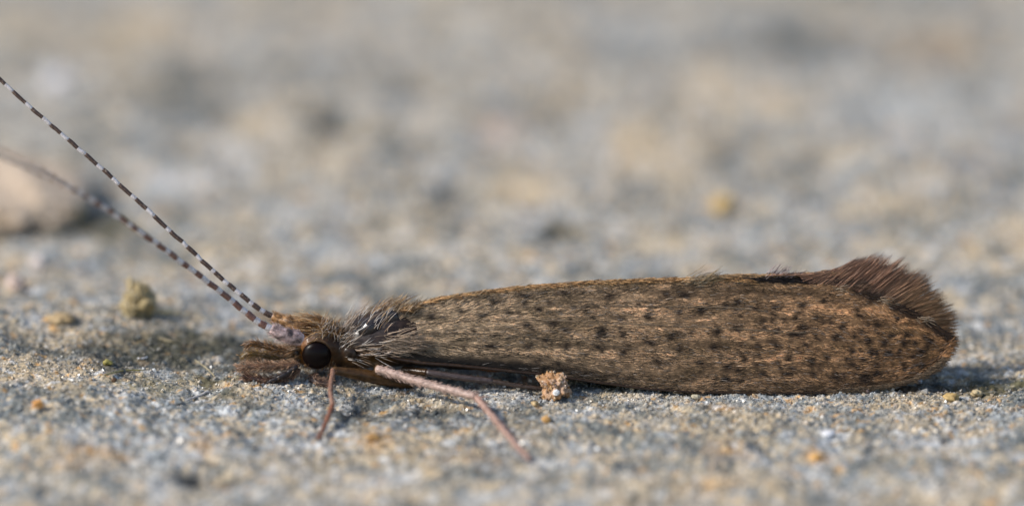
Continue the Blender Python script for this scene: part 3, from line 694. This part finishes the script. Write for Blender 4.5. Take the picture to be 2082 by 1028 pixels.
palp([(604, 744, -.50), (580, 760, -.56), (556, 772, -.60), (541, 779, -.62)], [5, 5.5, 5, 4], (.040, .026, .026), 60, .05, 'slender dark palp')
palp([(640, 762, -.30), (640, 774, -.40), (655, 780, -.46), (675, 778, -.45)], [10, 11, 9, 6], (.22, .135, .10), 320, .09)
palp([(610, 715, .25), (570, 712, .30), (530, 716, .34), (505, 735, .36)], [10, 12, 13, 9], (.14, .09, .05), 250, .11)

def tuft(name, px0, px1, a0, a1, n, dirv, L0, L1, cols, bend, parent=body, rad=.0055, out=.5, wob=.12, k=1.0):
    q = rng.uniform(px0, px1, n); a = rng.uniform(a0, a1, n)
    P = body_pt(q, a, k); x, cz, hh, hw = body_ring(q)
    nr = norm(np.stack([np.zeros(n), -np.cos(a) / hw, np.sin(a) / hh], -1))
    D = nr * out + np.array(dirv) + rng.normal(0, .16, (n, 3))
    cols = np.array(cols); C = cols[rng.integers(0, len(cols), n)] * rng.uniform(.25, 1.35, (n, 1)); L = rng.uniform(L0, L1, n)
    return hairs(name, P - nr * .01, D, L, rad, C, parent, M['hair'], bend=np.array(bend)[None] * L[:, None], wob=wob)
GOLD = [(.68, .40, .16), (.46, .23, .07), (.76, .56, .34), (.16, .07, .025)]
SILV = [(.76, .67, .58), (.62, .50, .40), (.82, .77, .72), (.42, .28, .18)]
tuft('head_hair', 622, 690, .85, 2.4, 380, (-.75, -.1, .75), .26, .50, GOLD, (-.40, -.1, -.55), rad=.0065)
tuft('head_hair', 650, 692, .5, 1.7, 150, (.1, -.2, .8), .18, .36, GOLD + SILV, (.15, 0, -.25))
tuft('face_hair', 592, 612, -.9, 1.6, 260, (-.9, -.2, .15), .12, .28, [(.42, .26, .14), (.30, .17, .07), (.5, .38, .28)], (-.1, 0, -.25))
tuft('collar_hair', 688, 712, .15, 1.9, 80, (.30, -.25, .75), .20, .42, SILV, (.35, -.05, -.1))
tuft('back_hair', 712, 815, 1.42, 2.2, 200, (.55, -.05, .55), .16, .38, SILV + GOLD, (.35, 0, -.25))
tuft('cheek_hair', 604, 684, -1.1, -.45, 150, (-.35, -.4, -.35), .06, .14, [(.42, .20, .07), (.5, .3, .15), (.3, .15, .06)], (0, 0, -.1))
tuft('brow_hair', 640, 676, .75, 1.2, 46, (-.35, -.5, .1), .12, .24, GOLD + SILV, (-.2, -.1, -.55), rad=.006)
tuft('side_hair', 715, 790, .5, 1.15, 34, (.25, -.1, .55), .22, .42, SILV, (.4, 0, -.05), rad=.006)
tuft('side_hair', 700, 770, -.35, .25, 60, (.85, -.15, .1), .22, .46, SILV + [(.3, .2, .12)], (.1, 0, .12), rad=.006)
tuft('crest_hair', 775, 840, 1.1, 1.9, 170, (.45, -.05, .75), .20, .36, [(.55, .38, .2), (.62, .5, .36), (.36, .22, .1)], (.3, 0, -.25))
# pale hair fan from the wing's root over the shoulder
n = 300
q = rng.normal(804, 13, n); r_ = rng.normal(699, 10, n)
P = at_y(q, r_, np.full(n, -.58)); a = np.radians(rng.uniform(-14, 34, n))
hairs('shoulder_hair', P, np.stack([np.cos(a), rng.normal(-.22, .1, n), np.sin(a)], -1), rng.uniform(.2, .5, n), .0058,
      np.array([.56, .42, .30]) * rng.uniform(.35, 1.3, (n, 1)), near_wing, M['hair'], bend=np.stack([np.full(n, .05), np.full(n, .06), np.full(n, -.04)], -1), wob=.06)

# ------------------------------------------------ legs
PINKL = (.52, .375, .31); REDL = (.25, .105, .055); BRL = (.10, .055, .022)
def leg(label, joints, nhair=200, spurs=()):
    """joints: list of (sub-part name, points (x,y,z) world, radii px, colour)"""
    e = empty('leg', tuple(joints[0][1][0]), fly); e['label'] = label
    for nm, pts, rads, colr in joints:
        path = interp_path(np.c_[np.array(pts), np.array(rads) / PPM], 30)
        rr_ = path[:, 3]
        if nm == 'tarsus': rr_ = rr_ * (.80 + .26 * ((np.linspace(0, 4.999, 30) % 1.0) ** .6))        # five joints
        if nm == 'tibia': rr_ = rr_ * (.92 + .16 * np.linspace(0, 1, 30) ** 3)
        v, f = tube(path[:, :3], rr_, 12, .06, len(nm))
        tone = np.tile(np.array([colr]), (len(v), 1)) * (.72 + .55 * fbm(v[:, 0] * 12, v[:, 2] * 12, 141, 3))[:, None]
        mesh_obj(nm, v, f, M['cuticle' if nm == 'femur' else 'leg'], e, tone)
        n = nhair
        i = rng.integers(0, 29, n); fr = rng.random(n)[:, None]
        c = path[i, :3] * (1 - fr) + path[i + 1, :3] * fr; t = norm(path[i + 1, :3] - path[i, :3])
        d = norm(np.cross(t, rng.normal(size=(n, 3))))
        h = hairs('leg_hair', c + d * path[i, 3][:, None] * .9, d * .55 + t, rng.uniform(.035, .11, n), .0034, np.array(colr) * rng.uniform(.5, 2.0, (n, 1)), e, M['hair'])
        if nm == 'tarsus':
            for sg in (-1, 1):
                tp = path[-1, :3]; v, f = tube(np.array([tp, tp + t[-1] * .04 + np.array([.015 * sg, .01, -.012]), tp + t[-1] * .06 + np.array([.022 * sg, .01, -.035])]), [.014, .010, .004], 6); mesh_obj('claw', v, f, M['leg'], e, np.tile([[.12, .05, .03]], (len(v), 1)))
    for a_, b_ in spurs:
        v, f = tube(np.array([a_, (a_ + b_) / 2, b_]), [.018, .014, .005], 7); mesh_obj('spur', v, f, M['leg'], e, np.tile([[.34, .22, .16]], (len(v), 1)))
    return e
def Y_(px, py, Y): return at_y(px, py, Y)
def G_(px, py, up=.03): q = ground(np.array(px, float), np.array(py, float)); q[2] += up; return q
# front leg: bent knee, thin reddish shin set down ahead of the body
ft1 = G_(648, 893); kn = Y_(677, 752, -.78)
m1 = kn + (ft1 - kn) * .52; m1 = at_y(676, 822, m1[1]); m0 = at_y(672, 790, kn[1] + (ft1[1] - kn[1]) * .28)
leg('slender reddish front leg set down below the eye', [
 ('femur', [Y_(838, 780, -.52), Y_(760, 766, -.62), kn], [11, 14, 8], (.085, .042, .014)),
 ('tibia', [kn, m0, m1], [5.8, 5.3, 4.6], (.32, .18, .12)),
 ('tarsus', [m1, at_y(662, 860, (m1[1] + ft1[1]) / 2), ft1], [5, 4.5, 4], REDL)], 70)
ft2 = G_(1076, 936); k2 = Y_(766, 749, -.86); a2 = at_y(968, 806, -1.62)
leg('long pinkish middle leg stretched out over the stone', [
 ('femur', [Y_(850, 772, -.50), Y_(800, 764, -.66), k2], [9, 10, 9], BRL),
 ('tibia', [k2, at_y(860, 778, -1.2), a2], [9, 8.8, 7.2], PINKL),
 ('tarsus', [a2, at_y(1015, 862, a2[1] + (ft2[1] - a2[1]) * .45), at_y(1050, 905, a2[1] + (ft2[1] - a2[1]) * .78), ft2], [6.8, 5.8, 5.0, 4.2], (.46, .30, .24))], 420, [(a2, a2 + np.array([.26, -.05, -.14])), (a2, a2 + np.array([.30, -.02, .00]))])
hk = Y_(868, 757, -.70); ha = Y_(1000, 774, -.80); hf = G_(1150, 797, .035)
leg('pale hind leg tucked under the wing edge', [
 ('femur', [Y_(820, 752, -.46), hk], [9, 7.5], (.06, .032, .014)),
 ('tibia', [hk, Y_(930, 766, -.76), ha], [7.5, 7.5, 5.5], (.075, .055, .05)),
 ('tarsus', [ha, Y_(1070, 786, -.84), hf], [5, 4.5, 4], (.06, .038, .025))], 90)
t0 = G_(1690, 792, .06); t1 = G_(1766, 800, .05)
leg('pale hind foot showing behind the lower wing edge', [('tarsus', [t0, (t0 + t1) / 2, t1], [6, 6, 5.5], (.24, .17, .15))], 40)
# legs of the far side
for lab, kk, ff in [('front leg on the far side of the head', (700, .62), (640, 1.25)), ('middle leg on the far side of the body', (790, .72), (930, 1.7))]:
    xk = (kk[0] - W_PX / 2) / PPM; xf = (ff[0] - W_PX / 2) / PPM
    kpt = np.array([xk, kk[1], .42]); fpt = np.array([xf, ff[1], float(H(xf, ff[1])) + .03]); mid = (kpt + fpt) / 2 + np.array([0, 0, .05])
    leg(lab, [('femur', [np.array([xk + .5, .3, .35]), kpt], [11, 8], BRL), ('tibia', [kpt, mid], [7, 6], PINKL), ('tarsus', [mid, fpt], [5.5, 4], REDL)], 40)

# ------------------------------------------------------------------ loose lumps on the stone
def icos(sub):
    import bmesh
    bm = bmesh.new(); bmesh.ops.create_icosphere(bm, subdivisions=sub, radius=1.0)
    v = np.array([q.co[:] for q in bm.verts]); f = np.array([[q.index for q in p.verts] for p in bm.faces]); bm.free(); return v, f
IV4, IF4 = icos(4); IV5, IF5 = icos(5); IV3, IF3 = icos(3)
def lump_shape(v, seed, rough, freq=1.6):
    d = np.ones(len(v)); a = rough; f = freq
    for k in range(4):
        d = d + a * (vn(v[:, 0] * f + v[:, 1] * f * .7, v[:, 2] * f - v[:, 1] * f * .6, seed + k) - .5) * 2; a *= .62; f *= 2.1
    return v * d[:, None]
def lump(name, label, cat, px, py, rx, rz, colr, seed, rough=.35, depth=None, sink=.25, group=None, col2=None, res=4, ymat='clod', freq=1.6):
    """px, py: where its foot meets the stone; rx, rz half width and half height in pixels"""
    g = ground(np.array(px, float), np.array(py, float))
    V, F = (IV5, IF5) if res == 5 else (IV4, IF4) if res == 4 else (IV3, IF3)
    v = lump_shape(V, seed, rough, freq)
    sx, sz = rx / PPM, rz / PPM / CE; sy = (depth / PPM) if depth else sx * .85
    v = v * np.array([sx, sy, sz]) + np.array([g[0], g[1] + sy * .6, g[2] + sz * (1 - sink)])
    n1 = fbm(v[:, 0] * 9 + seed, v[:, 2] * 9 + v[:, 1] * 5, seed, 3)[:, None]
    c = np.array(colr) * (.6 + .8 * n1)
    if col2 is not None: c = c + (np.array(col2) - c) * sst(.52, .68, fbm(v[:, 0] * 6 + 3, v[:, 2] * 6 + v[:, 1] * 4, seed + 9, 2))[:, None]
    o = mesh_obj(name, v, F, M[ymat], None, c, smooth=True)
    root(o); tag(o, label, cat, group)
    return o, v, F
def crust(o, v, n, smin, smax, pal, seed):
    """sand grains stuck into a clod: part of it"""
    i = rng.integers(0, len(v), n); p = v[i]; s = rng.uniform(smin, smax, n)
    g = OCT[None] * rng.uniform(.6, 1.2, (n, 6, 1)) * s[:, None, None]; g = np.einsum('nij,nkj->nki', rand_rot(n), g) + p[:, None]
    F = (OCTF[None] + (np.arange(n) * 6)[:, None, None]).reshape(-1, 3); pal = np.array(pal)
    c = np.repeat(pal[rng.integers(0, len(pal), n)] * rng.uniform(.7, 1.2, (n, 1)), 6, 0)
    k = mesh_obj('grain_crust', g.reshape(-1, 3), F, M['grain'], o, c, smooth=False); k['kind'] = 'stuff'
o, v, F = lump('clod', 'amber sandy clod with a white grain, against the lower wing edge', 'clod', 1129, 812, 26, 25, (.42, .22, .09), 3, .42, col2=(.52, .34, .22), sink=.1, res=5, freq=2.2)
crust(o, v, 420, .012, .034, [(.50, .32, .15), (.42, .22, .08), (.62, .50, .36), (.55, .38, .28)], 1)
wv_, wf_ = lump_shape(IV3, 77, .25), IF3
cw = at_y(1131, 797, v[:, 1].min() + .02); mesh_obj('white_grain', wv_ * np.array([.058, .04, .05]) + cw, wf_, M['grain'], o, np.tile([[.85, .85, .83]], (len(wv_), 1)), smooth=False)
o, v, F = lump('clod', 'crumbly yellowish clod standing alone behind the dark stain', 'clod', 281, 648, 31, 36, (.36, .28, .14), 8, .38, col2=(.46, .38, .22), sink=.12, res=5, freq=2.0)
crust(o, v, 320, .015, .04, [(.48, .38, .2), (.40, .30, .14), (.58, .5, .34)], 2)
o, v, F = lump('clod', 'small tan crumb at the foot of the yellowish clod', 'clod', 305, 622, 11, 9, (.46, .33, .17), 9, .35)
o, v, F = lump('pebble', 'large smooth tan pebble with an olive hollow, the biggest on the stone', 'pebble', 10, 462, 185, 58, (.62, .49, .36), 14, .2, depth=240, sink=.66, res=5, col2=(.44, .33, .22), freq=1.1)
crust(o, v, 60, .02, .05, [(.5, .4, .28), (.4, .28, .16)], 3)
vv, ff = ellipsoid(at_y(163, 436, float(v[:, 1].min()) + .55), (.09, .06, .16), 14, 18); hollow = mesh_obj('hollow', vv, ff, M['clod'], o, np.tile([[.055, .055, .022]], (len(vv), 1)))
for lab, px, py, rx, rz, c, sd in [
 ('rounded pinkish pebble below the big tan pebble', 28, 592, 20, 17, (.52, .41, .35), 21),
 ('pale pinkish white pebble above the pinkish one', 76, 546, 15, 12, (.66, .58, .54), 22),
 ('orange brown crumb in front of the big tan pebble', 34, 450, 16, 14, (.42, .23, .08), 23),
 ('flat ochre crumb on the edge of the dark stain', 122, 658, 26, 9, (.46, .33, .17), 24),
 ('ochre crumb with reddish tint beside the flat ochre crumb', 92, 664, 12, 9, (.46, .28, .12), 25),
 ('reddish orange round grain alone on grey stone', 76, 830, 10, 9, (.62, .30, .08), 26),
 ('tiny dark brown grain beside the tan streak', 232, 777, 5, 5, (.10, .05, .02), 27),
 ('olive yellow crumb on the tan streak', 218, 743, 10, 6, (.36, .31, .08), 28),
 ('yellow crumb far behind the wings', 1471, 432, 21, 16, (.58, .40, .14), 29),
 ('milky white lump far behind the straight antenna', 115, 182, 26, 22, (.80, .80, .84), 30),
 ('bright white chip in front of the wings', 1684, 886, 13, 5, (.82, .82, .84), 31),
 ('orange chip in front of the wing tip', 1660, 935, 13, 7, (.56, .32, .10), 32),
 ('ochre crumb at the end of the wing shadow', 1935, 815, 15, 8, (.48, .33, .13), 33),
 ('pale ochre crumb touching the dark soil with painted shade', 1985, 806, 12, 7, (.50, .39, .22), 34),
 ('tan nodule between leg and clod', 1088, 826, 8, 6, (.50, .36, .18), 35),
 ('small orange nodule near the long leg', 1112, 858, 9, 6, (.54, .31, .10), 36),
 ('white round grain at the lower wing edge', 1655, 799, 4, 4, (.82, .82, .82), 37),
 ('pale glassy grain behind the wing tip edge', 1868, 778, 7, 5, (.66, .68, .74), 38),
 ('amber crumb below the outstretched leg foot', 760, 896, 13, 8, (.56, .33, .12), 39),
 ('grey crumb at the edge of the dark pit', 1415, 812, 9, 5, (.40, .36, .26), 40)]:
    lump('crumb', lab, 'crumb', px, py, rx, rz, c, sd, .3, res=3)

# short dry plant fibres on the dark stain
for lab, pts, r, c in [
 ('thin olive fibre curving across the tan streak', [(212, 766), (250, 757), (292, 756)], 1.6, (.30, .26, .08)),
 ('pale straw fibre with a bright end on grey stone', [(378, 818), (400, 810), (428, 800)], 2.2, (.55, .52, .5)),
 ('brown fibre lying behind the stain', [(322, 690), (350, 698), (384, 702)], 1.5, (.34, .28, .16)),
 ('ochre fibre leaning on another fibre', [(396, 735), (420, 752), (436, 768)], 1.5, (.40, .34, .2)),
 ('white splinter beside the olive crumb', [(139, 774), (146, 776), (150, 777)], 2.6, (.85, .84, .8)),
 ('grey white splinter on the dark stain', [(280, 735), (292, 732), (300, 730)], 2.4, (.66, .66, .66))]:
    q = np.array(pts, float); p = ground(q[:, 0], q[:, 1]); p[:, 2] += .035
    path = interp_path(p, 16); path[:, 2] = np.maximum(path[:, 2], H(path[:, 0], path[:, 1]) + .008)
    v, f = tube(path, np.r_[r * .6, np.full(14, r), r * .4] / PPM, 7, .1, 3)
    o = mesh_obj('fibre', v, f, M['leg'], None, np.tile(np.array([c]), (len(v), 1))); tag(o, lab, 'fibre')
